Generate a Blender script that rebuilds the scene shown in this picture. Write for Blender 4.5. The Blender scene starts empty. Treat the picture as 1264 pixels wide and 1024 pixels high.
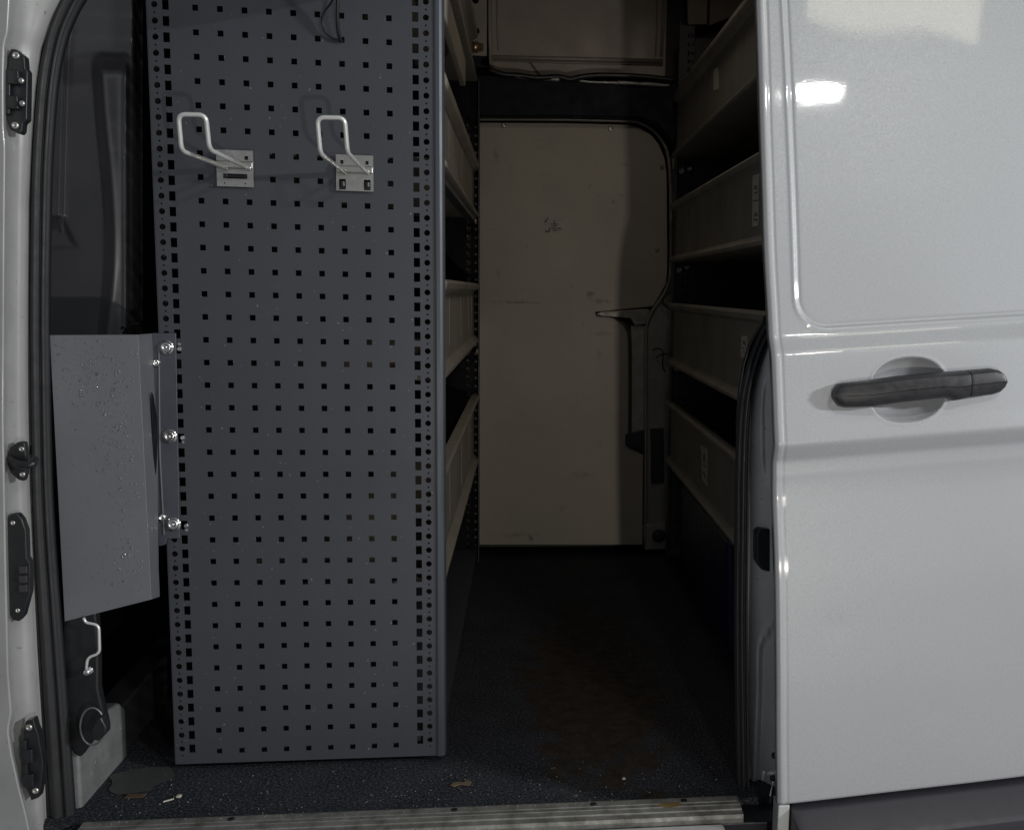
import bpy, bmesh, math, random
from mathutils import Vector, Matrix
random.seed(7)
scene = bpy.context.scene
COL = scene.collection

# ---------------------------------------------------------------- camera solution (photo measured in 1264x1024)
F, CX, CY = 1260.064, 807.75, 520.85
CAM = Vector((0.5300167, -1.79049326, 0.85309622))
RT = Matrix(((0.99199911, 0.00632772, 0.12608618),
             (-0.12425586, -0.12765025, 0.98400503),
             (0.02232144, -0.99179906, -0.12584268)))      # camera (x right, y down, z forward) -> world
def ray(x, y): return RT @ Vector(((x-CX)/F, (y-CY)/F, 1.0))
def wy(x, y, v):
    d = ray(x, y); return CAM + d*((v-CAM.y)/d.y)
def wx(x, y, v):
    d = ray(x, y); return CAM + d*((v-CAM.x)/d.x)
def wz(x, y, v):
    d = ray(x, y); return CAM + d*((v-CAM.z)/d.z)

# ---------------------------------------------------------------- materials
def nodes(name):
    m = bpy.data.materials.new(name); m.use_nodes = True
    nt = m.node_tree; b = nt.nodes['Principled BSDF']
    return m, nt, b
def mix_noise(nt, c1, c2, scale, detail=4, lo=.35, hi=.65, vec=None, rough=.6):
    n = nt.nodes.new('ShaderNodeTexNoise'); n.inputs['Scale'].default_value = scale
    n.inputs['Detail'].default_value = detail; n.inputs['Roughness'].default_value = rough
    if vec: nt.links.new(vec, n.inputs['Vector'])
    r = nt.nodes.new('ShaderNodeMapRange'); r.inputs['From Min'].default_value = lo; r.inputs['From Max'].default_value = hi
    nt.links.new(n.outputs['Fac'], r.inputs['Value'])
    mx = nt.nodes.new('ShaderNodeMix'); mx.data_type = 'RGBA'
    nt.links.new(r.outputs['Result'], mx.inputs['Factor'])
    for i, c in ((6, c1), (7, c2)):
        if isinstance(c, tuple): mx.inputs[i].default_value = (*c, 1)
        else: nt.links.new(c, mx.inputs[i])
    return mx.outputs[2], r.outputs['Result'], n
def coords(nt, scale=(1, 1, 1)):
    t = nt.nodes.new('ShaderNodeTexCoord'); mp = nt.nodes.new('ShaderNodeMapping')
    mp.inputs['Scale'].default_value = scale
    nt.links.new(t.outputs['Object'], mp.inputs['Vector']); return mp.outputs['Vector']
def bump(nt, b, height, strength=.2, dist=.001):
    bp = nt.nodes.new('ShaderNodeBump'); bp.inputs['Strength'].default_value = strength; bp.inputs['Distance'].default_value = dist
    nt.links.new(height, bp.inputs['Height']); nt.links.new(bp.outputs['Normal'], b.inputs['Normal'])
def simple(name, c, rough=.5, metal=0, c2=None, nscale=30, coat=0, coat_rough=.05, bmp=.1, bscale=400, bdist=.0005, spec=.5, speck=None, specs=260):
    m, nt, b = nodes(name); v = coords(nt)
    c2 = c2 or tuple(x*.82 for x in c)
    col, fac, _ = mix_noise(nt, c, c2, nscale, 5, .3, .7, v)
    if speck:      # fine pale dust spots
        vo = nt.nodes.new('ShaderNodeTexNoise'); vo.inputs['Scale'].default_value = specs; vo.inputs['Detail'].default_value = 2
        nt.links.new(v, vo.inputs['Vector'])
        r = nt.nodes.new('ShaderNodeMapRange'); r.inputs['From Min'].default_value = .705; r.inputs['From Max'].default_value = .75
        nt.links.new(vo.outputs['Fac'], r.inputs['Value'])
        mx = nt.nodes.new('ShaderNodeMix'); mx.data_type = 'RGBA'
        nt.links.new(r.outputs['Result'], mx.inputs['Factor']); nt.links.new(col, mx.inputs[6]); mx.inputs[7].default_value = (*speck, 1)
        col = mx.outputs[2]
    nt.links.new(col, b.inputs['Base Color'])
    b.inputs['Roughness'].default_value = rough; b.inputs['Metallic'].default_value = metal
    b.inputs['Specular IOR Level'].default_value = spec
    b.inputs['Coat Weight'].default_value = coat; b.inputs['Coat Roughness'].default_value = coat_rough
    rr = nt.nodes.new('ShaderNodeMapRange'); rr.inputs['To Min'].default_value = rough*.85; rr.inputs['To Max'].default_value = min(1, rough*1.2)
    nt.links.new(fac, rr.inputs['Value']); nt.links.new(rr.outputs['Result'], b.inputs['Roughness'])
    if bmp:
        n = nt.nodes.new('ShaderNodeTexNoise'); n.inputs['Scale'].default_value = bscale; n.inputs['Detail'].default_value = 3
        nt.links.new(v, n.inputs['Vector']); bump(nt, b, n.outputs['Fac'], bmp, bdist)
    return m

SILVER = simple('silver_paint', (.44, .452, .468), .5, .25, (.37, .382, .397), 420, coat=.75, coat_rough=.045, bmp=.12, bscale=900, bdist=.0003)
def add_orange_peel(m):
    nt = m.node_tree; b = nt.nodes['Principled BSDF']; v = coords(nt, (1, 1, 2.2))
    n = nt.nodes.new('ShaderNodeTexNoise'); n.inputs['Scale'].default_value = 130; n.inputs['Detail'].default_value = 4
    nt.links.new(v, n.inputs['Vector'])
    bp = nt.nodes.new('ShaderNodeBump'); bp.inputs['Strength'].default_value = .11; bp.inputs['Distance'].default_value = .0003
    nt.links.new(n.outputs['Fac'], bp.inputs['Height']); nt.links.new(bp.outputs['Normal'], b.inputs['Coat Normal'])
add_orange_peel(SILVER)
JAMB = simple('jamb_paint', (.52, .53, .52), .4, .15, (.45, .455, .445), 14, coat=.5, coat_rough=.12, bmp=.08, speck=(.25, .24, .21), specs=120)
NAVY = simple('dark_body_paint', (.007, .009, .014), .42, 0, (.011, .012, .017), 9, coat=.15, bmp=.05)
GUARD = simple('grey_steel_paint', (.175, .180, .195), .42, .1, (.145, .15, .165), 7, bmp=.25, bscale=220, bdist=.0006, speck=(.05, .052, .06), specs=330)
PERF = simple('anthracite_powder_coat', (.064, .068, .080), .46, .1, (.050, .053, .063), 5, bmp=.22, bscale=500, bdist=.0005, speck=(.20, .21, .22), specs=150)
PERFD = simple('shaded_black_coat', (.004, .005, .008), .7, 0, bmp=0, spec=.2)  # near-black copy of the panel coat, with shade put into its colour
RUBBER = simple('black_rubber', (.018, .019, .021), .55, 0, (.011, .012, .014), 40, bmp=.3, bscale=300)
PLAST = simple('black_plastic', (.011, .012, .014), .38, 0, (.016, .017, .019), 60, bmp=.2, bscale=600, bdist=.0003)
TRIM = simple('glossy_dark_trim', (.085, .088, .10), .36, 0, (.10, .102, .115), 18, coat=1, coat_rough=.22, bmp=.25, bscale=350, bdist=.0004)
HANDLE = simple('handle_plastic', (.014, .014, .016), .42, 0, (.028, .028, .032), 90, bmp=.35, bscale=1300, bdist=.0002)
MOULD = simple('bumper_plastic', (.042, .040, .048), .42, 0, (.034, .032, .040), 50, bmp=.3, bscale=900, bdist=.0003)
JAMBF = simple('darkened_jamb_paint', (.36, .365, .36), .42, .15, (.29, .295, .29), 14, coat=.5, coat_rough=.12, bmp=.08, speck=(.20, .19, .17), specs=120)  # same jamb paint, colour lowered to offset the strong light on this side
WET = simple('wet_grey_paint', (.27, .275, .275), .35, .1, (.16, .165, .165), 22, coat=.5, coat_rough=.2, bmp=.4, bscale=90, bdist=.001, speck=(.5, .5, .5), specs=90)
ZINC = simple('zinc_plate', (.62, .61, .57), .3, .85, (.45, .45, .43), 60, bmp=.2, bscale=300)
CHROME = simple('bright_steel', (.80, .80, .80), .18, .95, (.6, .6, .6), 120, bmp=.1)
WIRE = simple('wire_steel', (.78, .78, .76), .30, .45, (.70, .70, .69), 8, bmp=0)
ALU = simple('worn_aluminium', (.27, .27, .255), .45, .4, (.10, .10, .09), 38, bmp=.4, bscale=260, speck=(.05, .045, .04), specs=170)
BEIGE = simple('beige_tray', (.31, .283, .235), .5, 0, (.245, .222, .185), 6, bmp=.15, bscale=120)
BROWNT = simple('brown_tray', (.25, .232, .20), .6, 0, (.195, .18, .155), 6, bmp=.15, bscale=120)
LABEL = simple('paper_label', (.62, .60, .52), .6, 0, (.45, .43, .36), 90, bmp=.1)
INK = simple('ink', (.04, .035, .03), .6, bmp=0)
BLUE = simple('dark_blue_plastic', (.012, .016, .06), .45, 0, bmp=.1)
WOOD = simple('wood_chip', (.30, .18, .07), .8, bmp=.2)
BEIGE_METAL = simple('cream_painted_metal', (.36, .32, .27), .45, .1, (.29, .26, .22), 12, bmp=.1)
GREY_METAL = simple('grey_door_metal', (.25, .24, .21), .45, .1, (.19, .18, .155), 25, coat=.2, bmp=.1, speck=(.30, .30, .27), specs=140)
FOIL = simple('crumpled_foil', (.75, .75, .70), .45, .1, (.30, .30, .28), 40, bmp=.6, bscale=80, bdist=.003)
CONC = simple('concrete', (.38, .38, .40), .6, 0, (.31, .31, .33), 3, bmp=.3, bscale=60)
GLASSD, _nt, _b = nodes('water'); _b.inputs['Base Color'].default_value = (.75, .78, .8, 1); _b.inputs['Roughness'].default_value = .04
_b.inputs['Transmission Weight'].default_value = .9; _b.inputs['IOR'].default_value = 1.33
FOLD = simple('folded_edge_coat', (.062, .070, .085), .38, .15, (.05, .057, .070), 9, bmp=.1)
STAIN = simple('rust_stain', (.22, .15, .05), .7, bmp=.1)

# lining board: cream board with scuffs and drips
def make_board():
    m, nt, b = nodes('cream_lining_board'); v = coords(nt)
    base, _, _ = mix_noise(nt, (.385, .345, .275), (.29, .262, .212), 2.6, 4, .3, .7, v)
    vs = coords(nt, (5, 1, 42)); c2, f, _ = mix_noise(nt, base, (.10, .088, .07), 3.0, 5, .69, .80, vs)
    vt = coords(nt, (60, 1, 14)); c3, f, _ = mix_noise(nt, c2, (.17, .145, .11), 1.2, 4, .70, .78, vt)
    sp = coords(nt); c4, _, _ = mix_noise(nt, c3, (.12, .105, .085), 85, 2, .74, .78, sp)
    cur = c4; tc = nt.nodes.new('ShaderNodeTexCoord')
    for px, py, rx, rz, k in SMUDGE:
        p = wy(px, py, 1.45); sb = nt.nodes.new('ShaderNodeVectorMath'); sb.operation = 'SUBTRACT'; nt.links.new(tc.outputs['Object'], sb.inputs[0]); sb.inputs[1].default_value = p
        ml = nt.nodes.new('ShaderNodeVectorMath'); ml.operation = 'MULTIPLY'; ml.inputs[1].default_value = (1/rx, 0, 1/rz); nt.links.new(sb.outputs[0], ml.inputs[0])
        le = nt.nodes.new('ShaderNodeVectorMath'); le.operation = 'LENGTH'; nt.links.new(ml.outputs[0], le.inputs[0])
        n2 = nt.nodes.new('ShaderNodeTexNoise'); n2.inputs['Scale'].default_value = 60; n2.inputs['Detail'].default_value = 5; nt.links.new(tc.outputs['Object'], n2.inputs['Vector'])
        a1 = nt.nodes.new('ShaderNodeMath'); a1.operation = 'MULTIPLY_ADD'; a1.inputs[1].default_value = 2.4; nt.links.new(n2.outputs['Fac'], a1.inputs[0]); nt.links.new(le.outputs['Value'], a1.inputs[2])
        mp2 = nt.nodes.new('ShaderNodeMapRange'); mp2.inputs['From Min'].default_value = 2.0; mp2.inputs['From Max'].default_value = 1.2; mp2.inputs['To Max'].default_value = k; nt.links.new(a1.outputs[0], mp2.inputs['Value'])
        mm = nt.nodes.new('ShaderNodeMix'); mm.data_type = 'RGBA'; nt.links.new(mp2.outputs['Result'], mm.inputs['Factor']); nt.links.new(cur, mm.inputs[6]); mm.inputs[7].default_value = (.07, .06, .05, 1); cur = mm.outputs[2]
    nt.links.new(cur, b.inputs['Base Color']); b.inputs['Roughness'].default_value = .5
    return m
SMUDGE = [(729, 363, .022, .018, .75), (742, 372, .05, .010, .5), (640, 373, .10, .007, .7), (612, 190, .012, .03, .45), (757, 249, .008, .008, .7), (768, 241, .012, .004, .7), (742, 412, .05, .012, .35), (740, 437, .010, .02, .4), (720, 587, .06, .02, .3), (615, 340, .010, .02, .35), (640, 660, .10, .012, .3), (630, 210, .006, .03, .3)]
BOARD = make_board()
def make_floor():
    m, nt, b = nodes('worn_van_floor'); v = coords(nt)
    base, f, n = mix_noise(nt, (.009, .011, .015), (.021, .023, .028), 9, 6, .35, .65, v)
    fine, ff, _ = mix_noise(nt, base, (.13, .135, .155), 210, 4, .48, .74, v, .8)
    # worn brown patch in the walkway near the step
    vec = nt.nodes.new('ShaderNodeTexCoord'); dist = nt.nodes.new('ShaderNodeVectorMath'); dist.operation = 'SUBTRACT'
    nt.links.new(vec.outputs['Object'], dist.inputs[0]); dist.inputs[1].default_value = (.68, .38, 0)
    sc = nt.nodes.new('ShaderNodeVectorMath'); sc.operation = 'MULTIPLY'; sc.inputs[1].default_value = (4.6, 1.35, 1)
    nt.links.new(dist.outputs[0], sc.inputs[0])
    ln = nt.nodes.new('ShaderNodeVectorMath'); ln.operation = 'LENGTH'; nt.links.new(sc.outputs[0], ln.inputs[0])
    nz = nt.nodes.new('ShaderNodeTexNoise'); nz.inputs['Scale'].default_value = 16; nz.inputs['Detail'].default_value = 7; nz.inputs['Roughness'].default_value = .7
    nt.links.new(v, nz.inputs['Vector'])
    ad = nt.nodes.new('ShaderNodeMath'); ad.operation = 'MULTIPLY_ADD'; ad.inputs[1].default_value = 1.8
    nt.links.new(nz.outputs['Fac'], ad.inputs[0]); nt.links.new(ln.outputs['Value'], ad.inputs[2])
    mr = nt.nodes.new('ShaderNodeMapRange'); mr.inputs['From Min'].default_value = 1.66; mr.inputs['From Max'].default_value = 1.48
    nt.links.new(ad.outputs[0], mr.inputs['Value'])
    mx = nt.nodes.new('ShaderNodeMix'); mx.data_type = 'RGBA'; nt.links.new(mr.outputs['Result'], mx.inputs['Factor'])
    nt.links.new(fine, mx.inputs[6])
    br, _, _ = mix_noise(nt, (.046, .036, .028), (.015, .0125, .011), 34, 6, .35, .7, v, .75)
    nt.links.new(br, mx.inputs[7]); nt.links.new(mx.outputs[2], b.inputs['Base Color'])
    b.inputs['Roughness'].default_value = .8; b.inputs['Specular IOR Level'].default_value = .18
    bump(nt, b, ff, .5, .0015)
    return m
FLOOR = make_floor()

# ---------------------------------------------------------------- mesh helpers
def link(name, bm, mat, parent=None, smooth=False, recalc=True, bevel=0, seg=2, mods=None):
    if recalc: bmesh.ops.recalc_face_normals(bm, faces=bm.faces)
    me = bpy.data.meshes.new(name); bm.to_mesh(me); bm.free()
    me.materials.append(mat)
    if smooth: me.polygons.foreach_set('use_smooth', [True]*len(me.polygons))
    o = bpy.data.objects.new(name, me); COL.objects.link(o)
    if parent: o.parent = parent; o.matrix_parent_inverse = parent.matrix_basis.inverted()
    if bevel:
        b = o.modifiers.new('bevel', 'BEVEL'); b.width = bevel; b.segments = seg; b.limit_method = 'ANGLE'; b.angle_limit = math.radians(35)
        me.polygons.foreach_set('use_smooth', [True]*len(me.polygons))
        w = o.modifiers.new('wn', 'WEIGHTED_NORMAL')
    return o
def thing(name, label, cat, loc=(0, 0, 0), group=None):
    o = bpy.data.objects.new(name, None); COL.objects.link(o); o.location = loc; o.empty_display_size = .1
    o['label'] = label; o['category'] = cat
    if group: o['group'] = group
    return o
def tag(o, label, cat, group=None):
    o['label'] = label; o['category'] = cat
    if group: o['group'] = group
    return o
def box(bm, x0, x1, y0, y1, z0, z1, m=None):
    vs = [bm.verts.new((x, y, z)) for x in (x0, x1) for y in (y0, y1) for z in (z0, z1)]
    for f in ((0, 1, 3, 2), (4, 6, 7, 5), (0, 4, 5, 1), (2, 3, 7, 6), (0, 2, 6, 4), (1, 5, 7, 3)):
        bm.faces.new([vs[i] for i in f])
    if m:
        for v in vs: v.co = m @ v.co
    return vs
def prism(bm, pts, d):
    """pts: list of Vectors (planar outline); d: offset vector giving thickness"""
    a = [bm.verts.new(p) for p in pts]; b = [bm.verts.new(Vector(p)+Vector(d)) for p in pts]
    n = len(pts); bm.faces.new(a); bm.faces.new(b[::-1])
    for i in range(n): bm.faces.new((a[i], b[i], b[(i+1) % n], a[(i+1) % n]))
def pxprism(bm, px, Y, th): prism(bm, [wy(x, y, Y) for x, y in px], (0, th, 0))
def smooth_path(P, n=8):
    P = [Vector(p) for p in P]; out = []
    for i in range(len(P)-1):
        p0 = P[max(i-1, 0)]; p1 = P[i]; p2 = P[i+1]; p3 = P[min(i+2, len(P)-1)]
        for k in range(n):
            t = k/n
            out.append(.5*((2*p1)+(p2-p0)*t+(2*p0-5*p1+4*p2-p3)*t*t+(3*p1-p0-3*p2+p3)*t**3))
    out.append(P[-1]); return out
def round_path(P, r, n=6):
    P = [Vector(p) for p in P]; out = [P[0]]
    for i in range(1, len(P)-1):
        a = (P[i-1]-P[i]); b = (P[i+1]-P[i]); rr = min(r, a.length*.45, b.length*.45)
        A = P[i]+a.normalized()*rr; Bq = P[i]+b.normalized()*rr
        for k in range(n+1):
            t = k/n; out.append((1-t)**2*A+2*t*(1-t)*P[i]+t*t*Bq)
    out.append(P[-1]); return out
def sweep(bm, path, section, up=Vector((0, -1, 0)), closed_section=True, scales=None):
    """section: list of (a,b): a along side vector, b along up"""
    rings = []
    for i, p in enumerate(path):
        t = (path[min(i+1, len(path)-1)]-path[max(i-1, 0)]).normalized()
        s = t.cross(up)
        if s.length < 1e-5: s = t.cross(Vector((1, 0, 0)))
        s.normalize(); u = s.cross(t).normalized()
        k = scales[i] if scales else 1
        rings.append([bm.verts.new(p+s*a*k+u*b) for a, b in section])
    n = len(section)
    for i in range(len(rings)-1):
        for j in range(n if closed_section else n-1):
            bm.faces.new((rings[i][j], rings[i][(j+1) % n], rings[i+1][(j+1) % n], rings[i+1][j]))
    if closed_section: bm.faces.new(rings[0]); bm.faces.new(rings[-1][::-1])
def circ(r, n=12, oa=0, ob=0): return [(oa+r*math.cos(2*math.pi*i/n), ob+r*math.sin(2*math.pi*i/n)) for i in range(n)]
def tube(bm, path, r, n=10, up=None):
    rings = []; s = None
    for i, p in enumerate(path):
        t = (path[min(i+1, len(path)-1)]-path[max(i-1, 0)]).normalized()
        if s is None: s = t.orthogonal().normalized()
        s = (s-t*s.dot(t)).normalized(); u = t.cross(s)
        rings.append([bm.verts.new(p+s*r*math.cos(2*math.pi*k/n)+u*r*math.sin(2*math.pi*k/n)) for k in range(n)])
    for i in range(len(rings)-1):
        for j in range(n): bm.faces.new((rings[i][j], rings[i][(j+1) % n], rings[i+1][(j+1) % n], rings[i+1][j]))
    bm.faces.new(rings[0]); bm.faces.new(rings[-1][::-1])
def lathe(bm, c, axis, prof, n=24):
    """prof: list of (radius, height along axis)"""
    q = Vector((0, 0, 1)).rotation_difference(Vector(axis)); rings = []
    for r, h in prof:
        rings.append([bm.verts.new(Vector(c)+q @ Vector((r*math.cos(2*math.pi*i/n), r*math.sin(2*math.pi*i/n), h))) for i in range(n)])
    for i in range(len(rings)-1):
        for j in range(n): bm.faces.new((rings[i][j], rings[i][(j+1) % n], rings[i+1][(j+1) % n], rings[i+1][j]))
    bm.faces.new(rings[0][::-1]); bm.faces.new(rings[-1])
def screw_head(bm, c, axis, r=.004, h=.002):
    lathe(bm, c, axis, [(r, 0), (r, h*.4), (r*.75, h), (r*.35, h), (r*.32, h*.4), (.0001, h*.35)], 14)
def mkbm(): return bmesh.new()

def perf_strip(bm, xa, xb, za, zb, rects=(), circles=(), y=0.0, f=lambda p: p):
    """sheet in the XZ plane with real openings; circles given as (cx,cz,r)"""
    E = 1e-6
    cells = [(cx-r*1.15, cx+r*1.15, cz-r*1.15, cz+r*1.15) for cx, cz, r in circles]
    xs = {xa, xb}; zs = {za, zb}
    for a, b, c, d in list(rects)+cells: xs |= {a, b}; zs |= {c, d}
    def uniq(s):
        o = []
        for v in sorted(s):
            if not o or v-o[-1] > 1e-5: o.append(v)
        return o
    xs = uniq(xs); zs = uniq(zs); V = {}
    def vert(x, z):
        k = (round(x, 5), round(z, 5))
        if k not in V: V[k] = bm.verts.new(f(Vector((x, y, z))))
        return V[k]
    blocked = list(rects)+cells
    import bisect
    B = sorted(blocked, key=lambda r: r[2])
    for j in range(len(zs)-1):
        zc = (zs[j]+zs[j+1])/2
        row = [r for r in B if r[2]-E < zc < r[3]+E]
        for i in range(len(xs)-1):
            xc = (xs[i]+xs[i+1])/2
            if any(r[0]-E < xc < r[1]+E for r in row): continue
            bm.faces.new((vert(xs[i], zs[j]), vert(xs[i+1], zs[j]), vert(xs[i+1], zs[j+1]), vert(xs[i], zs[j+1])))
    for cx, cz, r in circles:
        h = r*1.15; N = 16; outer = []; inner = []
        for k in range(N):
            a = 2*math.pi*k/N+math.pi/4; ca, sa = math.cos(a), math.sin(a); m = max(abs(ca), abs(sa))
            outer.append(bm.verts.new(f(Vector((cx+h*ca/m, y, cz+h*sa/m))))); inner.append(bm.verts.new(f(Vector((cx+r*ca, y, cz+r*sa)))))
        for k in range(N): bm.faces.new((outer[k], outer[(k+1) % N], inner[(k+1) % N], inner[k]))

def solidify(o, t, off=-1):
    s = o.modifiers.new('thick', 'SOLIDIFY'); s.thickness = t; s.offset = off; return o

# ================================================================= VAN
van = thing('van', 'silver panel van with its sliding side door open, showing the racked load space', 'van')

# ---- sliding door
def smoothstep(a, b, x):
    t = max(0, min(1, (x-a)/(b-a))); return t*t*(3-2*t)
YP = [(-.30, -.290), (.0, -.298), (.10, -.299), (.25, -.297), (.40, -.287), (.50, -.275), (.560, -.2685), (.600, -.2725), (.615, -.281), (.629, -.2885),
      (.66, -.2815), (.70, -.276), (.745, -.270), (.757, -.268), (.765, -.2665), (.790, -.251), (.797, -.2485), (.82, -.2455), (.90, -.236), (1.0, -.223), (1.2, -.190), (1.4, -.150), (1.8, -.06)]
def interp(T, x):
    if x <= T[0][0]: return T[0][1]
    for (a, b), (c, d) in zip(T, T[1:]):
        if x <= c: return b+(d-b)*(x-a)/(c-a)
    return T[-1][1]
def yprof(s):    # small blur so creases have a pressed radius
    w = .002+.014*(1-smoothstep(.575, .604, s))+.008*smoothstep(.83, .87, s)
    return sum(interp(YP, s+k*w)*g for k, g in ((-3, .06), (-2, .12), (-1, .2), (0, .24), (1, .2), (2, .12), (3, .06)))
SH = .078
def shear(x, z): return z-SH*(x-.95)
def ydoor(x, z): return yprof(shear(x, z))
def ondoor(px, py):
    Y = -.26
    for _ in range(12):
        p = wy(px, py, Y); Y = ydoor(p.x, p.z)
    return wy(px, py, Y)
EDGE = sorted([(p.z, p.x) for p in (ondoor(*q) for q in ((932, -60), (934, 0), (938, 130), (940.5, 200), (943.5, 300), (946, 350), (949.5, 400), (952.5, 440), (955.5, 500), (957, 550), (957.5, 700), (959, 900), (960.5, 1010), (961, 1060)))])
def xedge(z):
    w = .03; return sum(interp(EDGE, z+k*w) for k in (-1, 0, 1))/3
iL = [ondoor(*q) for q in ((971, 0), (980, 200), (985, 330))]
IL = sorted([(p.z, p.x) for p in iL]); pb = ondoor(1100, 396); SB = shear(pb.x, pb.z)
cup = ondoor(1121, 481); CUPR = (.061, .050)
def inner_sd(x, z):   # signed distance (approx) to rounded pressed panel; negative inside
    xl = IL[0][1]+(z-IL[0][0])*(IL[-1][1]-IL[0][1])/(IL[-1][0]-IL[0][0]); r = .045
    s = shear(x, z); a = xl-x; b = SB-s
    qx = a+r; qz = b+r
    return (math.hypot(max(qx, 0), max(qz, 0))+min(max(qx, qz), 0))-r
def door_disp(x, z):
    d = 0
    sd = inner_sd(x, z)
    d += .0022*math.exp(-(sd/.0028)**2) - .0016*math.exp(-((sd-.0075)/.003)**2)
    d += .0012*smoothstep(.004, -.006, sd)
    e = x-xedge(z)
    d += .0014*math.exp(-((e-.0150)/.0016)**2)          # hem line
    d += .004*smoothstep(.006, 0, e)                     # rolled edge
    cx = (x-cup.x)/CUPR[0]; cz = (z-SH*(x-cup.x)-cup.z)/CUPR[1]; rr = (abs(cx)**2.3+abs(cz)**2.3)**(1/2.3)
    if rr < 1.2:
        d += .032*(1-rr**2.2)**.85 if rr < 1 else 0
        d -= .0009*math.exp(-((rr-1.03)/.035)**2)
    # very slight waviness of pressed sheet
    d += .0005*math.sin(x*9+z*3)*math.sin(z*6.3+1)+.0003*math.sin(x*23+z*11)
    # shallow dents
    for (u, v, w, a) in ((1.02, .34, .020, .0009), (1.19, .20, .03, .0006), (1.03, .55, .012, .0004)): d += a*math.exp(-((x-u)**2+(z-v)**2)/(w*w))
    return d
BASEZ = ondoor(976, 992); DB = shear(BASEZ.x, BASEZ.z)
sdoor = bpy.data.objects.new('sliding_door', None); COL.objects.link(sdoor); sdoor.location = (1.5, -.27, 0); sdoor.parent = van
bm = mkbm()
nx1, nx2 = 235, 45; zs = []; z = DB
while z < 1.72: zs.append(z); z += .0023 if .55 < z < .85 else (.0034 if z < 1.42 else .02)
def xcol(i): return (.52*(i/nx1)) if i <= nx1 else .52+.66*((i-nx1)/nx2)
grid = []
for s in zs:
    row = []
    for i in range(nx1+nx2+1):
        e = xcol(i); z = s+SH*e; x = xedge(z)+e
        row.append(bm.verts.new((x, ydoor(x, z)+door_disp(x, z), z)))
    grid.append(row)
for j in range(len(zs)-1):
    for i in range(nx1+nx2): bm.faces.new((grid[j][i], grid[j][i+1], grid[j+1][i+1], grid[j+1][i]))
# returned edge (thickness) on the left and bottom
prev = [r[0] for r in grid]
for dx, dy in ((.0015, .004), (.002, .012), (.004, .03), (.03, .034), (.06, .036)):
    cur = [bm.verts.new(Vector(r[0].co)+Vector((dx, dy, 0))) for r in grid]
    for j in range(len(zs)-1): bm.faces.new((prev[j], prev[j+1], cur[j+1], cur[j]))
    prev = cur
prev = grid[0]
for dy, dz in ((.003, -.002), (.03, -.002)):
    cur = [bm.verts.new(Vector(v.co)+Vector((0, dy, dz))) for v in grid[0]]
    for i in range(nx1+nx2): bm.faces.new((prev[i], cur[i], cur[i+1], prev[i+1]))
    prev = cur
door_skin = link('door_skin', bm, SILVER, sdoor, smooth=True, recalc=True)

# door handle, pixel outline put on the door, bowed outwards
def handle_piece(name, xs_px, top, bot, mat):
    bm = mkbm(); rings = []
    N = 26
    for k in range(N+1):
        px = xs_px[0]+(xs_px[1]-xs_px[0])*k/N
        yt = interp(top, px); yb = interp(bot, px)
        Yb = -.279; a = wy(px, yt, Yb-.012); b = wy(px, yb, Yb-.012)
        u = (px-1030)/(1241-1030); bow = .020+.012*math.sin(math.pi*min(1, max(0, u)))
        fr = []
        for t, o in ((0, -.002), (.0, .35), (.04, .72), (.12, .92), (.30, .99), (.488, 1.0), (.50, .95), (.512, 1.0), (.70, .97), (.88, .86), (.96, .66), (1, .3), (1, -.002)):
            p = a.lerp(b, t); fr.append(bm.verts.new((p.x, Yb-bow*o*(1 if 0 < k < N else (.93 if (k == 0) == (name == 'door_handle') else .985)), p.z)))
        rings.append(fr)
    for i in range(N):
        for j in range(len(rings[0])-1): bm.faces.new((rings[i][j], rings[i+1][j], rings[i+1][j+1], rings[i][j+1]))
    bm.faces.new(rings[0]); bm.faces.new(rings[-1][::-1])
    for i in range(N): bm.faces.new((rings[i][0], rings[i][-1], rings[i+1][-1], rings[i+1][0]))
    o = link(name, bm, mat, sdoor, smooth=True, bevel=0); e = o.modifiers.new('es', 'EDGE_SPLIT'); e.split_angle = math.radians(38); return o
hg = handle_piece('door_handle', (1029.5, 1194.2), [(1029.5, 484), (1031, 478), (1035, 475.5), (1042, 473), (1070, 470), (1110, 464.5), (1150, 460.5), (1195, 457.5)],
                  [(1029.5, 492), (1032, 498), (1036, 501.5), (1043, 503.5), (1075, 502.5), (1110, 497), (1150, 492.5), (1168, 491), (1173, 495), (1180, 494.5), (1195, 491)], HANDLE)
handle_piece('lock_cover', (1195.2, 1241.5), [(1195, 457.4), (1225, 455), (1234, 457), (1239, 461), (1241.5, 469)], [(1195, 491), (1225, 487.5), (1234, 484.5), (1239, 479.5), (1241.5, 473)], HANDLE)

# lower black moulding on the door
bm = mkbm()
P0 = Vector((ondoor(977, 999).x, 0, BASEZ.z-.006))
sec = [(0.02, 0), (-.004, 0), (-.010, -.003), (-.044, -.030), (-.050, -.038), (-.048, -.050), (-.012, -.15), (-.03, -.17), (.02, -.17)]
rings = []
for k, e in enumerate((0, .004, .010, .018, .030, .3, 1.15)):
    sc = (.15, .5, .8, .95, 1, 1, 1)[k]
    rings.append([bm.verts.new((P0.x+e, -.297+a*sc, P0.z+SH*e+b*(1 if b < -.1 else sc)-.002)) for a, b in sec])
for i in range(len(rings)-1):
    for j in range(len(sec)): bm.faces.new((rings[i][j], rings[i][(j+1) % len(sec)], rings[i+1][(j+1) % len(sec)], rings[i+1][j]))
bm.faces.new(rings[0]); bm.faces.new(rings[-1][::-1])
link('trim_moulding', bm, MOULD, sdoor, bevel=.002)
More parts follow.
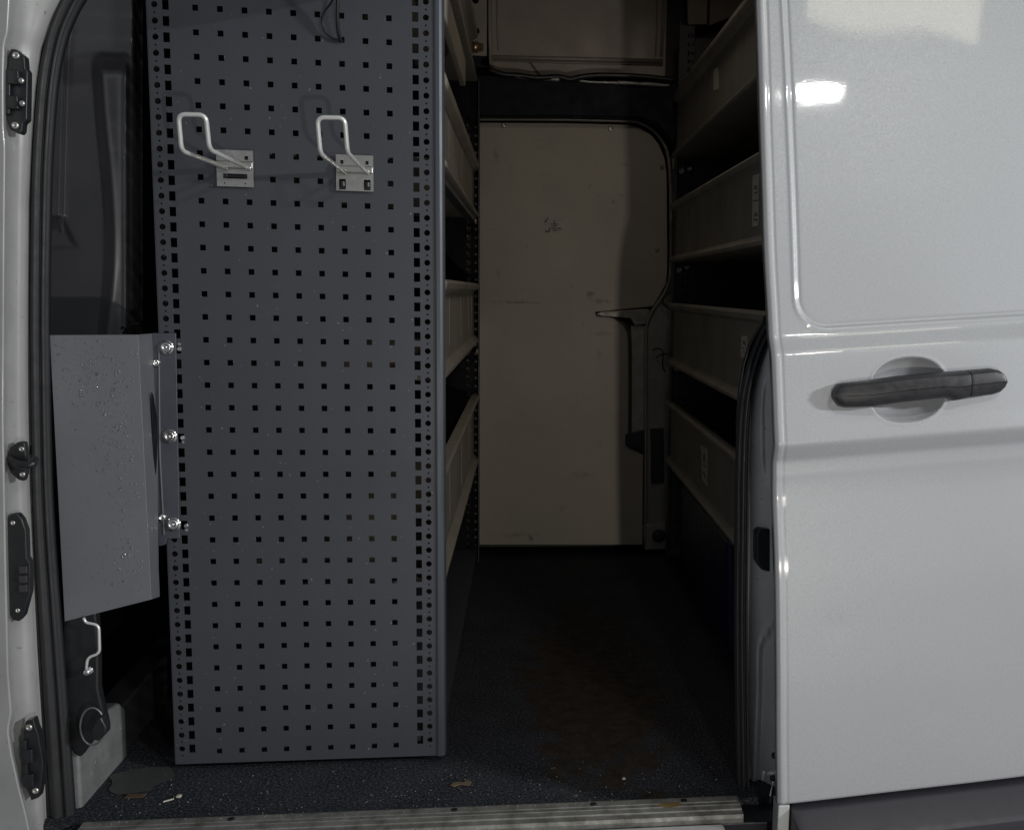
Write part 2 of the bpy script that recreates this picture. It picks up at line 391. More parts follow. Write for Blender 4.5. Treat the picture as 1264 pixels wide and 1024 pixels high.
# lower jamb strip of the door edge below the skin line
bm = mkbm(); pe = ondoor(962, 1000); box(bm, P0.x-.021, P0.x-.002, -.296, -.262, -.18, BASEZ.z-.003)
link('door_edge_strip', bm, JAMB, sdoor, bevel=.002)

# ---- rear jamb between seal and door (silver, recessed shapes)
def ribbon(bm, cols):
    """cols: list of columns, each a list of Vectors (same length)"""
    V = [[bm.verts.new(p) for p in c] for c in cols]
    for i in range(len(V)-1):
        for j in range(len(V[0])-1): bm.faces.new((V[i][j], V[i+1][j], V[i+1][j+1], V[i][j+1]))
ys = list(range(1060, 380, -10))
seal_x = [(380, 955), (400, 948), (415, 938), (430, 931), (450, 925), (480, 920), (520, 917), (600, 917), (700, 917), (760, 920), (850, 923), (960, 925), (1060, 927)]
bm = mkbm(); cols = []
def jamb_disp(px, py):
    d = 0
    # long rounded pressing
    a = (abs((px-955)/13.5)**4+abs((py-530)/62)**4)**.25
    d += .007*(1-smoothstep(.85, 1.02, a)) - .002*math.exp(-((a-1.08)/.05)**2)
    # lower sculpted fold running down to the left
    fx = interp([(740, 962), (765, 958), (790, 942), (800, 938), (850, 938), (1060, 930)], py)
    if py > 735: d += .014*smoothstep(fx-2, fx+4, px)-.003*math.exp(-((px-fx+4)/2.5)**2)
    return d
for k in range(41):
    c = []
    for py in ys:
        x0 = interp(seal_x, py); px = x0+(1000-x0)*k/40
        p = wy(px, py, -.105-.0028*k+jamb_disp(px, py)); c.append(p)
    cols.append(c)
ribbon(bm, cols)
rj = link('rear_jamb', bm, JAMB, van, smooth=True)
bm = mkbm(); pts = [(934, 658), (938, 653), (952, 652), (959, 656), (961, 690), (959, 702), (950, 706), (940, 703), (934, 695)]
prism(bm, [wy(x, y, -.15) for x, y in pts], (0, .03, 0)); link('bump_stop', bm, PLAST, van, bevel=.003)
bm = mkbm(); screw_head(bm, wy(953, 635, -.14), (0, -1, 0), .004, .004); tube(bm, [wy(951, 640, -.145), wy(954, 634, -.15), wy(958, 634, -.15)], .002, 8); link('jamb_screw', bm, CHROME, van, smooth=True)
bm = mkbm()
tube(bm, smooth_path([wy(962, 925, -.17), wy(955, 960, -.17), wy(947, 1000, -.17), wy(940, 1040, -.17)], 5), .0014, 8); link('guide_wire', bm, WIRE, van, smooth=True)
for q in ((957, 932), (955, 960)):
    bm = mkbm(); lathe(bm, wy(*q, -.176), (1, 0, -.2), [(.003, -.006), (.0055, -.004), (.0055, .004), (.003, .006)], 12); link('cable_clip', bm, PLAST, van, smooth=True)

# ---- door opening seal: one ribbed rubber profile swept round the aperture
def ribbed(width):
    w = width/2
    return [(-w, 0), (-w*.96, .010), (-w*.78, .0145), (-w*.60, .011), (-w*.52, .006), (-w*.42, .0065), (-w*.25, .0135), (0, .0165), (w*.22, .0135), (w*.36, .007), (w*.44, .006), (w*.55, .0095), (w*.70, .0115), (w*.84, .0075), (w*.9, .004), (w, .003), (w, -.006), (-w, -.006)]
leftp = [(76, 1090), (74, 1024), (68, 930), (60, 800), (53, 690), (49, 600), (47, 480), (46, 380), (47.5, 250), (50, 180), (55, 110), (63, 60), (75, 22), (96, -15), (130, -42), (190, -58), (300, -64)]
LP = [wy(x, y, -.135) for x, y in leftp]
LP += [Vector((.5, -.13, 1.437)), Vector((.85, -.13, 1.437)), Vector((.96, -.125, 1.40)), Vector((.99, -.12, 1.28))]
rightp = [(985, 300), (972, 360), (952, 400), (938, 428), (927, 462), (920, 500), (916.5, 560), (915, 660), (914, 760), (915, 880), (917, 1024), (918, 1090)]
LP += [wy(x, y, -.12) for x, y in rightp]
path = smooth_path(LP, 6)
sc = []
for p in path:
    base = 1.0
    if p.x < .2: base = .98+.42*smoothstep(.7, 0.0, p.z)
    if p.x > .8: base = .66
    sc.append(base)
bm = mkbm(); sweep(bm, path, ribbed(.0335), Vector((0, -1, 0)), scales=sc)
link('door_seal', bm, RUBBER, van, smooth=True)
# inner return of the aperture behind the seal, dark
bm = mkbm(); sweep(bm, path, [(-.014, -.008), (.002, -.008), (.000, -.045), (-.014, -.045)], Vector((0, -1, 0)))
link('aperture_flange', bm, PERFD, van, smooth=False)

# ---- front jamb (left): silver rebate with highlight edge
bm = mkbm(); cols = []
edge = [(-60, 12), (0, 11), (40, 9), (55, 4.5), (100, 3.5), (160, 4), (180, 6), (300, 5), (520, 4), (700, 7), (830, 10), (880, 14), (900, 9.5), (930, 14), (975, 24), (1000, 31), (1024, 36), (1080, 52)]
def sealout(py): return interp([(-60, 190), (-20, 88), (0, 74), (20, 62), (60, 47), (110, 40), (180, 35), (250, 32), (380, 31), (480, 31), (600, 33), (690, 37), (800, 42), (930, 50), (1024, 54), (1090, 56)], py)+4
ysl = list(range(1085, -70, -9))
for name, u in enumerate([-3.2, -1.5, -.5, -.12, -.04, 0, .04, .10, .2, .4, .6, .8, .92, 1.0]):
    c = []
    for py in ysl:
        e = interp(edge, py); s = sealout(py)
        if u < 0:
            off = -u*60; Y = -.243+.004*u if u < -.2 else -.240
            Y = -.236+(.006 if u < -1 else 0) - .002
            px = e-off*1.0
        else:
            px = e+(s-e)*u; Y = -.238+ .035*smoothstep(0, .14, u)+ .045*u + (.012*smoothstep(.86, .9, u)) - (.006*math.exp(-((u-.8)/.07)**2))
        c.append(wy(px, py, Y))
    cols.append(c)
ribbon(bm, cols)
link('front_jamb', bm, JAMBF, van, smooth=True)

# front jamb fittings
def fitting(name, px, Y, th, mat=PLAST, bev=.002):
    bm = mkbm(); prism(bm, [wy(x, y, Y) for x, y in px], (0, th, 0)); return link(name, bm, mat, van, bevel=bev)
JY = -.196
def latch_bits(blocks, rail):
    for x0, y0, x1, y1 in blocks:
        a, b = wy(x0, y0, JY), wy(x1, y1, JY); bm = mkbm()
        box(bm, a.x, b.x, JY-.021, JY-.0122, b.z, a.z); link('latch_block', bm, PLAST, van, bevel=.0015)
    bm = mkbm(); prism(bm, [wy(x, y, JY-.013) for x, y in rail], (0, -.006, 0)); link('latch_rail', bm, PLAST, van, bevel=.0015)
o = fitting('door_latch_plate', [(10, 68), (13, 60), (20, 61), (30, 70), (31, 84), (34, 88), (33, 148), (28, 152), (27, 162), (24, 166), (12, 160), (8, 148), (7, 140), (9, 84)], JY-.012, .016)
latch_bits(((17, 90, 32, 108), (17, 121, 31, 138)), ((9, 86), (15, 86), (14, 142), (8, 142)))
for q in ((20, 69), (19, 155), (36, 897), (44, 975)):
    bm = mkbm(); screw_head(bm, wy(q[0], q[1], JY-.0125), (0, -1, 0), .0052, .003); link('latch_screw', bm, ZINC, van, smooth=True)
for q in ((27, 100), (28, 128)):
    bm = mkbm(); lathe(bm, wy(*q, JY-.020), (0, -1, 0), [(.004, 0), (.004, .003), (.002, .004)], 10); link('latch_pin', bm, ZINC, van, smooth=True)
fitting('door_latch_plate', [(28, 905), (31, 890), (41, 887), (44, 898), (47, 905), (53, 940), (51, 968), (48, 984), (38, 988), (35, 978), (32, 974)], JY-.012, .016)
latch_bits(((34, 918, 48, 934), (35, 948, 49, 963)), ((28, 912), (34, 912), (37, 970), (32, 970)))
# striker
fitting('striker_plate', [(9, 560), (12, 552), (22, 545), (30, 546), (32, 560), (32, 585), (29, 594), (22, 592), (13, 584), (9, 574)], JY-.008, .012)
bm = mkbm(); pp = [wy(14, 566, JY-.010), wy(18, 571, JY-.026), wy(28, 574, JY-.034), wy(38, 573, JY-.034), wy(42, 570, JY-.026), wy(43, 568, JY-.0)]
tube(bm, smooth_path(pp, 6), .0058, 12); link('striker_loop', bm, PLAST, van, smooth=True)
for q in ((27, 554), (28, 585)):
    bm = mkbm(); screw_head(bm, wy(q[0], q[1], JY-.009), (0, -1, 0), .0042, .003); link('striker_screw', bm, ZINC, van, smooth=True)
# contact plate with three pads
fitting('contact_plate', [(6, 655), (8, 640), (14, 634), (21, 634), (27, 641), (32, 655), (33, 688), (37, 695), (37, 730), (33, 745), (29, 760), (23, 767), (15, 765), (10, 755), (8, 720)], JY-.010, .014)
for k in range(3):
    y0 = 699+k*11.5
    fitting('contact_pad', [(22.5, y0), (32.5, y0-.5), (33, y0+8.5), (23.5, y0+9)], JY-.0145, .005, MOULD, .0008)
for q in ((16, 645), (22, 753)):
    bm = mkbm(); screw_head(bm, wy(q[0], q[1], JY-.0105), (0, -1, 0), .0036, .002); link('plate_screw', bm, ZINC, van, smooth=True)

# ---- body shell (outer skin around, roof, walls)
bm = mkbm(); box(bm, -.95, 2.3, -.125, -.10, 1.46, 1.85); link('header_panel', bm, SILVER, van, bevel=.004)
bm = mkbm(); box(bm, 1.02, 2.3, -.125, -.10, -.25, 1.4585); link('rear_side_panel', bm, SILVER, van, bevel=.004)
bm = mkbm(); box(bm, -.95, 2.3, -.0985, 1.60, 1.82, 1.85); link('roof_panel', bm, NAVY, van)
bm = mkbm(); box(bm, -.95, 2.3, 1.575, 1.60, -.10, 1.818); link('far_side_panel', bm, NAVY, van)
bm = mkbm(); box(bm, 2.27, 2.3, -.0985, 1.573, -.10, 1.818); link('rear_end_panel', bm, NAVY, van)
bm = mkbm(); box(bm, -.42, -.40, -.0985, 1.573, -.10, 1.818); link('bulkhead_panel', bm, NAVY, van)
bm = mkbm(); box(bm, -.398, 2.268, -.172, 1.573, -.03, 0); link('floor_panel', bm, FLOOR, van)
bm = mkbm(); box(bm, -.398, -.34, -.10, .30, -.01, 1.46); link('front_pillar_inner', bm, NAVY, van, bevel=.01)
bm = mkbm(); box(bm, 1.0, 1.35, -.0985, -.06, .0, 1.458); link('rear_pillar_inner', bm, NAVY, van, bevel=.01)
# vertical inner face behind the right seal
bm = mkbm(); cols = []
for yy, dx in ((-.118, 0), (-.09, .004), (-.06, .03), (-.02, .07), (.0, .09)):
    cols.append([wy(interp(seal_x, py)-5, py, -.12)+Vector((dx, yy+.12, 0)) for py in ys])
ribbon(bm, cols); solidify(link('pillar_lining', bm, NAVY, van, smooth=True), .003)

# sill: ridged aluminium tread
bm = mkbm(); x0, x1 = -.155, .893
ridge = [(-.176, .004), (-.1765, .0065), (-.179, .007), (-.192, .006), (-.194, .0035), (-.196, .0065), (-.2035, .006), (-.2055, .0025), (-.2075, .006), (-.2165, .0045), (-.2185, .001), (-.221, .0035), (-.231, .002), (-.2325, -.004), (-.2325, -.012), (-.176, -.012)]
a = [bm.verts.new((x0, y, z)) for y, z in ridge]; b = [bm.verts.new((x1, y, z)) for y, z in ridge]
for i in range(len(ridge)): bm.faces.new((a[i], a[(i+1) % len(ridge)], b[(i+1) % len(ridge)], b[i]))
bm.faces.new(a); bm.faces.new(b[::-1]); link('sill_plate', bm, ALU, van)
for x in (.07, .42, .648, .80):
    bm = mkbm(); lathe(bm, (x, -.186, .0062), (0, 0, 1), [(.0055, 0), (.0055, .001), (.003, .0005), (.0001, .0004)], 14); link('sill_screw', bm, PLAST, van, smooth=True)
bm = mkbm(); lathe(bm, (.775, -.199, .0063), (0, 0, 1), [(.022, 0), (.022, .0004), (.0001, .0005)], 20)
for v in bm.verts: v.co.y = -.1985+(v.co.y+.199)*.33
link('sill_stain', bm, STAIN, van)
bm = mkbm(); box(bm, -.23, .86, -.262, -.2335, -.10, -.010); link('sill_edge', bm, JAMB, van, bevel=.006)
bm = mkbm(); box(bm, -.30, 1.02, -.232, -.174, -.12, -.0125); box(bm, -.30, 1.02, -.40, -.263, -.14, -.115)
link('step_well', bm, NAVY, van, bevel=.003)

# left lower inner side wall (light painted, wet)
bm = mkbm()
side = [(-.118, -.02), (-.118, .122), (-.09, .122), (-.03, .12), (.055, .107), (.078, .088), (.078, -.02)]
prism(bm, [Vector((-.182, y, z)) for y, z in side], (-.035, 0, 0))
link('wheel_arch_side', bm, WET, van, bevel=.006)
bm = mkbm(); prism(bm, [Vector((-.190, .080, -.02)), Vector((-.190, .080, .088)), Vector((-.20, .50, .10)), Vector((-.205, .56, -.02))], (-.05, 0, 0))
link('inner_side_panel', bm, simple('wet_dark_metal', (.05, .052, .055), .35, .2, bmp=.3, bscale=60), van, bevel=.006)

# glossy dark pillar trim behind, pressed shapes as a height field
bm = mkbm(); cols = []
NXT, NZT = 150, 200
def trimdisp(px, py):
    d = 0
    # long rounded bulge between x=125 and 158
    xl = sum(interp([(60, 118), (85, 120), (130, 122), (190, 128), (230, 132), (300, 135), (370, 131), (420, 124)], py+q) for q in (-30, -20, -10, 0, 10, 20, 30))/7
    top = smoothstep(62, 95, py)
    inside = smoothstep(xl-8, xl+8, px)*(1-smoothstep(154, 164, px))
    d += (.030+.006*math.sin(math.pi*max(0, min(1, (px-xl)/(158-xl)))))*inside*top+top*(.005*math.exp(-((px-xl-5)/6.0)**2)+.005*math.exp(-((px-155)/3.0)**2))
    if py < 285: d += .006*math.exp(-((px-interp([(30, 84), (60, 80), (150, 77), (270, 74)], py)-2)/1.8)**2)*smoothstep(28, 45, py)
    d -= .05*smoothstep(159, 168, px)*-1*0
    # step in the far left sheet
    lx = interp([(30, 84), (60, 80), (150, 77), (270, 74), (275, 74)], py)
    if py < 300: d += .020*(1-smoothstep(lx-1.5, lx+3, px))*(1-smoothstep(268, 285, py))
    sx = interp([(268, 72), (280, 78), (300, 88), (312, 97)], py)
    if 268 < py < 430: d -= .012*smoothstep(312, 300, py)*(1-smoothstep(sx-2, sx+8, px))
    return d
for i in range(NXT+1):
    px = 40+(176-40)*i/NXT; c = []
    for j in range(NZT+1):
        py = 470-(470+60)*j/NZT
        Y = .13+.10*smoothstep(162, 176, px)-trimdisp(px, py)
        c.append(wy(px, py, Y))
    cols.append(c)
ribbon(bm, cols); link('pillar_trim', bm, TRIM, van, smooth=True)
bm = mkbm()
for a_, b_ in (((152, 411), (176, 398)), ((158, 402), (178, 404)), ((150, 405), (157, 411))): tube(bm, smooth_path([wy(*a_, .08), wy((a_[0]+b_[0])/2, (a_[1]+b_[1])/2-4, .07), wy(*b_, .08)], 5), .002, 8)
link('cable_loom', bm, PLAST, van, smooth=True)

# black check-strap bracket below the guard with wire bail and ring
bm = mkbm(); pxprism(bm, [(76, 755), (118, 755), (121, 800), (121, 850), (131, 895), (127, 908), (116, 912), (99, 935), (90, 930), (80, 905)], -.125, .02); link('catch_bracket', bm, PLAST, van, bevel=.004)
bm = mkbm(); tube(bm, round_path([wy(x, y, -.143) for x, y in ((103, 762), (106, 768), (122, 771), (123, 806), (108, 811), (106, 830))], .008), .0022, 10); link('wire_bail', bm, WIRE, van, smooth=True)
bm = mkbm(); c = wy(110, 827, -.137)
for k in range(4): lathe(bm, c+Vector((0, -.003*k, 0)), (.2, -1, 0), [(.006-.0006*k, 0), (.0066-.0006*k, .001), (.006-.0006*k, .002)], 16)
link('catch_bolt', bm, CHROME, van, smooth=True)
bm = mkbm(); R_ = [wy(114+15*math.cos(t), 896+23*math.sin(t), -.150) for t in [2*math.pi*i/28 for i in range(29)]]; tube(bm, R_, .0016, 8); link('pull_ring', bm, simple('dull_wire', (.25, .25, .25), .35, .7, bmp=0), van, smooth=True)
bm = mkbm(); pxprism(bm, [(112, 900), (118, 890), (124, 884), (131, 897), (131, 905), (121, 915), (112, 912)], -.165, .02); link('ring_clip', bm, PLAST, van, bevel=.003)

# ---- far side: cream lining board on the opposite door, frame, beam, upper board
YB = 1.45
bm = mkbm()
outline = [(515, 672), (515, 151), (700, 152), (775, 154), (790, 158), (803, 166), (813, 178), (820, 194), (823, 215), (824, 330), (822, 350), (814, 365), (806, 378), (735, 385), (736, 390), (756, 392), (770, 400), (778, 418), (778, 553), (794, 560), (793, 672)]
pxprism(bm, outline, YB, .008)
board = link('lining_board', bm, BOARD, van, bevel=.0015)
for q in ((621.5, 155), (753.5, 159), (655.5, 664), (811.5, 309), (817, 207)):
    bm = mkbm(); screw_head(bm, wy(q[0], q[1], YB-.0005), (0, -1, 0), .0075, .005); link('board_screw', bm, ZINC if q[1] < 170 else GREY_METAL, van, smooth=True)
# sticker on the board
bm = mkbm(); pxprism(bm, [(672, 267.5), (696, 268), (696, 287), (672, 286.5)], YB-.002, .0015); st = link('sticker', bm, simple('faded_sticker', (.40, .355, .31), .5, bmp=0), van)
bm = mkbm()
def dash(x0, y0, x1, y1, w, Y=YB-.0028):
    a, b = wy(x0, y0, Y), wy(x1, y1, Y); t = (b-a).normalized(); s = Vector((-t.z, 0, t.x))*w*.5*(3.2/F)
    prism(bm, [a-s, b-s, b+s, a+s], (0, .0006, 0))
for d in ((680, 276.4, 688, 276.6, .7), (680, 278.6, 688, 278.9, .7), (684.4, 272, 684.4, 280, .8), (687.8, 276, 687.8, 279, .7), (680, 281.4, 687, 281.5, 1.0), (688, 281.8, 693, 282.2, 1.2), (682, 283.9, 688, 284.1, 1.0),
          (672.3, 274.5, 675, 271.5, 1.3), (675, 271.5, 676.6, 268, .8), (672.6, 284.5, 674.5, 286, 1.0), (674.5, 286, 677.5, 285.4, 1.6), (677.5, 285.4, 679, 282.6, 1.6), (679, 282.6, 677.8, 281, 1.0)): dash(*d)
link('sticker_print', bm, INK, st)
# beads around the board (door return)
bm = mkbm(); P = smooth_path([wy(x, y, YB-.006) for x, y in ((560, 147), (640, 147), (700, 147.5), (775, 149.5), (792, 153), (806, 161), (817, 173), (824, 190), (827, 215), (828, 260), (828, 325), (825, 350), (816, 368), (806, 382), (799, 398), (797, 420), (797, 500), (797, 600), (796, 672))], 5)
tube(bm, P, .0055, 10, Vector((0, -1, 0))); link('door_frame_bead', bm, GREY_METAL, van, smooth=True)
bm = mkbm(); pxprism(bm, [(829, 190), (829, 326), (825, 353), (814, 372), (806, 384), (799, 400), (798, 520), (798, 640), (794, 655), (795, 678), (822, 679), (825, 640), (828, 560), (831, 400), (838, 300), (838, 190)], YB+.004, .03)
link('inner_door_frame', bm, GREY_METAL, van, bevel=.003)
# dark pocket, bracket and hook on that frame
bm = mkbm(); pxprism(bm, [(803, 529), (819, 528), (820, 595), (804, 597)], YB-.004, .02); link('frame_pocket', bm, PLAST, van, bevel=.003)
bm = mkbm(); pxprism(bm, [(794, 648), (822, 645), (822, 676), (796, 679)], YB-.010, .01); link('frame_foot', bm, simple('pale_metal', (.32, .31, .28), .4, .3, bmp=.3), van, bevel=.002)
bm = mkbm(); lathe(bm, wy(813, 661, YB-.016), (0, -1, 0), [(.020, 0), (.022, .002), (.018, .006), (.0001, .006)], 18); link('foot_hole_disc', bm, RUBBER, van, smooth=True)  # black disc stands for the dark hole in the foot
bm = mkbm()
tube(bm, smooth_path([wy(806, 432, YB-.01), wy(812, 430, YB-.03), (wy(818, 434, YB-.03)), wy(818, 450, YB-.02), wy(821, 459, YB-.01)], 5), .0022, 8)
tube(bm, smooth_path([wy(811, 441, YB-.01), wy(818, 437, YB-.03), wy(826, 437, YB-.01)], 5), .0022, 8)
link('cable_hook', bm, PLAST, van, smooth=True)
bm = mkbm(); tube(bm, smooth_path([wy(828, 360, YB-.02), wy(820, 367, YB-.02), wy(818, 374, YB-.02), wy(826, 381, YB-.02)], 5), .003, 8); link('cable_hook', bm, PLAST, van, smooth=True)
# pull recess lip: horn-shaped rim
bm = mkbm()
pxprism(bm, [(735, 388), (742, 384.5), (800, 381), (803, 384), (797, 400), (784, 402), (778, 393), (760, 391.5), (745, 390.5)], YB-.012, .02)
link('recess_lip', bm, simple('grey_lip', (.30, .28, .24), .4, .2, (.18, .17, .15), 50, bmp=.1), van, bevel=.003)
bm = mkbm(); c1 = smooth_path([wy(x, y, YB-.008) for x, y in ((737, 388.5), (752, 391), (764, 395), (772, 404), (775.5, 420), (776, 480), (775.5, 552))], 5)
c2 = [p+Vector((.013*min(1, k/12), .012, 0)) for k, p in enumerate(c1)]
c3 = [p+Vector((.018*min(1, k/16), .018, 0)) for k, p in enumerate(c1)]
ribbon(bm, [c1, c2, c3]); solidify(link('recess_rim', bm, simple('dark_rim', (.075, .062, .062), .4, .1, bmp=0), van, smooth=True), .002)
bm = mkbm(); pxprism(bm, [(779, 402), (798, 402), (797, 552), (779, 545)], YB+.003, .01); link('recess_floor', bm, simple('pale_recess', (.34, .335, .30), .4, .1, (.24, .235, .21), 30, coat=.2, bmp=.1), van)
bm = mkbm(); pxprism(bm, [(772, 536), (797, 530), (797, 560), (772, 549)], YB-.01, .02); link('recess_cup', bm, NAVY, van, bevel=.003)
# beam above
bm = mkbm(); pxprism(bm, [(560, 90), (838, 101), (838, 160), (832, 185), (824, 168), (810, 154), (790, 146), (700, 144), (560, 143.5)], YB-.06, .09); link('cross_beam', bm, simple('navy_beam', (.003, .0045, .012), .6, 0, bmp=.05, spec=.25), van, bevel=.008)
# torn foil strip in the gap
bm = mkbm()
def strip(pts, w, Y):
    cs = smooth_path([wy(x, y, Y+random.uniform(-.004, .004)) for x, y in pts], 4)
    up_ = [p+Vector((0, -.006, w*(.8+.4*random.random()))) for p in cs]; mid = [p+Vector((0, -.014, w*.5)) for p in cs]
    ribbon(bm, [cs, mid, up_])
strip([(620, 93), (640, 98), (660, 99.5), (690, 101)], .010, YB-.06)
strip([(715, 102), (735, 103.5), (755, 104), (766, 105)], .006, YB-.062)
strip([(762, 104.5), (790, 106.5), (826, 108.5)], .011, YB-.065)
solidify(link('torn_foil', bm, FOIL, van, smooth=True), .0008)
bm = mkbm(); tube(bm, smooth_path([wy(x, y, YB-.07) for x, y in ((604, 86), (622, 92), (640, 93), (662, 96), (690, 95), (704, 98), (718, 95), (740, 93), (780, 94), (815, 97), (832, 99))], 5), .008, 8, Vector((0, -1, 0))); link('wiring_loom', bm, PLAST, van, smooth=True)
# upper cream board with raised frame
bm = mkbm(); pxprism(bm, [(602, -120), (826, -120), (821, 97), (780, 95), (740, 94), (660, 96), (632, 92), (606, 86)], YB+.03, .008); link('upper_board', bm, BEIGE_METAL, van, bevel=.001)
for pl, w in (([(604, -120), (604.5, 30), (606, 84)], .006), ([(821, -120), (819, 20), (816, 70)], .005), ([(606, 71), (700, 73), (818, 75.5)], .0065), ([(609, 74.5), (700, 77.5), (818, 80)], .003), ([(613, -120), (614, 30), (615, 62)], .0025), ([(812, -120), (811, 20), (809.5, 70)], .0025)):
    bm = mkbm(); tube(bm, [wy(x, y, YB+.026) for x, y in pl], w, 8, Vector((0, -1, 0))); link('frame_strip', bm, BEIGE_METAL, van, smooth=True)
bm = mkbm(); dash(651, 73, 668, 95, 1.6, YB+.024); link('board_crack', bm, INK, van)
# cream post with holes at upper left, lamp-like brass fixing
bm = mkbm()
pa, pbx = wy(572, 30, YB+.0).x, wy(601, 30, YB+.0).x; zt = wy(585, -120, YB).z; zb = wy(585, 69, YB).z
h1 = wy(588, 39, YB); h2 = wy(587, 1, YB)
perf_strip(bm, pa, pbx, zb, zt, circles=[(h1.x, h1.z, .010), (h2.x, h2.z, .010)], y=YB-.0)
solidify(link('roof_post', bm, BEIGE_METAL, van), .004)
bm = mkbm(); c = wy(587, 58.5, YB-.012)
lathe(bm, c-Vector((.024, 0, 0)), (1, 0, 0), [(.006, 0), (.012, .004), (.012, .012), (.016, .014), (.016, .032), (.012, .034), (.012, .044), (.006, .048)], 14)
link('post_bolt', bm, simple('brass', (.55, .38, .22), .3, .8, bmp=.1), van, smooth=True)
# upper right: cream corner block
bm = mkbm(); pxprism(bm, [(848, -120), (876, -120), (873, 30), (849, 31)], YB+.02, .02); pxprism(bm, [(878, -120), (960, -120), (925, 12), (875, 32)], YB+.05, .01); link('roof_post', bm, BEIGE_METAL, van, bevel=.002)

# ================================================================= SHELVING RACK (left)
rack = thing('shelving_rack', 'left shelving rack with perforated anthracite end panel facing the door opening', 'shelving rack', (.16, .7, 0), 'shelving racks in the van')
ZT = 1.62; ZB = .014
sq = .0047
rects = []
for r in range(-7, 34):
    for c in range(9):
        x = c*.038+.0004; z = 1.29-r*.038
        rects.append((x-sq, x+sq, z-sq, z+sq))
def edge_features(xs, xc, z0, n0, n1):
    R, Cc = [], []
    for k in range(n0, n1):
        z = z0-.025*k
        if z < ZB+.008: break
        R.append((xs-.0052, xs+.0052, z-.0076, z+.0076)); Cc.append((xc, z, .0050)); 
        if z-.0125 > ZB+.006: Cc.append((xc, z-.0125, .0016))
    return R, Cc
bm = mkbm()
RL, CL = edge_features(-.045, -.062, 1.292, -12, 60)
# uprights' hole rows lean by a few millimetres with the fold, as measured
f = lambda p: Vector((p.x-(.0000 if p.x > -.03 else .0045*(1.29-p.z)/1.27-.0015), p.y, p.z))
perf_strip(bm, -.073, -.034, ZB, ZT, RL, CL)
perf_strip(bm, -.034, .3365, ZB, ZT, rects)
RR, CR = edge_features(.3468, .364, 1.2945, -12, 60)
perf_strip(bm, .3365, .3765, ZB, ZT, RR, CR)
bmesh.ops.remove_doubles(bm, verts=bm.verts, dist=1e-6)
for fc in bm.faces:
    if fc.normal.y > 0: fc.normal_flip()
ep = link('end_panel', bm, PERF, rack, recalc=False); solidify(ep, .002, -1)
ep.modifiers['thick'].offset = -1
# rounded corner fold on the right
bm = mkbm(); secp = [(.3768, .0005), (.3772, -.0022), (.380, -.0030), (.3855, -.0026), (.3895, -.0005), (.3915, .004), (.3918, .03), (.389, .03), (.387, .006), (.380, .002)]
a = [bm.verts.new((x, y, ZB)) for x, y in secp]; b = [bm.verts.new((x, y, ZT)) for x, y in secp]
for i in range(len(secp)): bm.faces.new((a[i], a[(i+1) % len(secp)], b[(i+1) % len(secp)], b[i]))
bm.faces.new(a); bm.faces.new(b[::-1]); link('corner_fold', bm, FOLD, rack, smooth=False)
# left return of the end panel
bm = mkbm(); box(bm, -.0745, -.0732, .0005, .040, ZB, ZT); link('side_flange', bm, PERF, rack)
# inner uprights near and far (perforated angle)
def perf_upright(name, x0, x1, Y, parent, z0=.01, z1=1.6, ph=0.0):
    bm = mkbm(); R, Cc = [], []
    z = z1-.03-ph
    w = x1-x0
    while z > z0+.02:
        R.append((x0+w*.58, x0+w*.70, z-.007, z+.007)); Cc.append((x0+w*.87, z, .0042)); z -= .025
    perf_strip(bm, x0, x1, z0, z1, R, Cc, y=Y)
    for fc in bm.faces:
        if fc.normal.y > 0: fc.normal_flip()
    o = link(name, bm, PERF, parent, recalc=False); solidify(o, .002); return o
bm = mkbm(); R, Cc = [], []
z = 1.55
while z > .04:
    Cc.append((.275, z, .0045)); z -= .05/1.0
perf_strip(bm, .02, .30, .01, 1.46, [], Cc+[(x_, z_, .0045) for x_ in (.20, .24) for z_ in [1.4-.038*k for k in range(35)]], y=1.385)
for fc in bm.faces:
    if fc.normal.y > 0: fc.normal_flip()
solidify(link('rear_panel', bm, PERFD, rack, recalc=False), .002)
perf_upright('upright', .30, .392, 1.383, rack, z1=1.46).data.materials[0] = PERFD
bm = mkbm(); box(bm, .3895, .3915, 1.345, 1.3825, .01, 1.46); link('upright_flange', bm, PERF, rack)
bm = mkbm(); box(bm, -.074, -.060, 1.35, 1.383, .01, 1.46); link('upright', bm, PERF, rack)

def tray(parent, X, side, y0, y1, z0, z1, mat, ribs=(), deep=.36, lip=.017):
    """tray along Y whose front face lies in plane X; side=+1 means the tray body is at larger X"""
    bm = mkbm(); s = side
    sec = [(0, z0), (-.010*s, z0+.002), (-.011*s, z0+.010), (0, z0+.020), (.004*s, z0+.024), (.004*s, z1-lip-.008), (0.0, z1-lip-.004), (-.010*s, z1-lip), (-.013*s, z1-.006), (-.009*s, z1), (.010*s, z1+.001), (.012*s, z1-.006), (.007*s, z1-lip), (.007*s, z0+.010), (deep*s, z0+.006), (deep*s, z0)]
    a = [bm.verts.new((X+x, y0, z)) for x, z in sec]; b = [bm.verts.new((X+x, y1, z)) for x, z in sec]
    for i in range(len(sec)): bm.faces.new((a[i], a[(i+1) % len(sec)], b[(i+1) % len(sec)], b[i]))
    bm.faces.new(a); bm.faces.new(b[::-1])
    for ry in ribs:   # pressed swages
        box(bm, min(X+.004*s, X+.0028*s), max(X+.004*s, X+.0028*s), ry-.002, ry+.002, z0+.045, z1-lip-.02)
    return link('shelf_tray', bm, mat, parent, bevel=.0012)
ribsL = (.30, .62, .95, 1.20)
tB = tray(rack, .3790, -1, .034, 1.378, 1.064, 1.222, BEIGE, (.35, .75, 1.15))
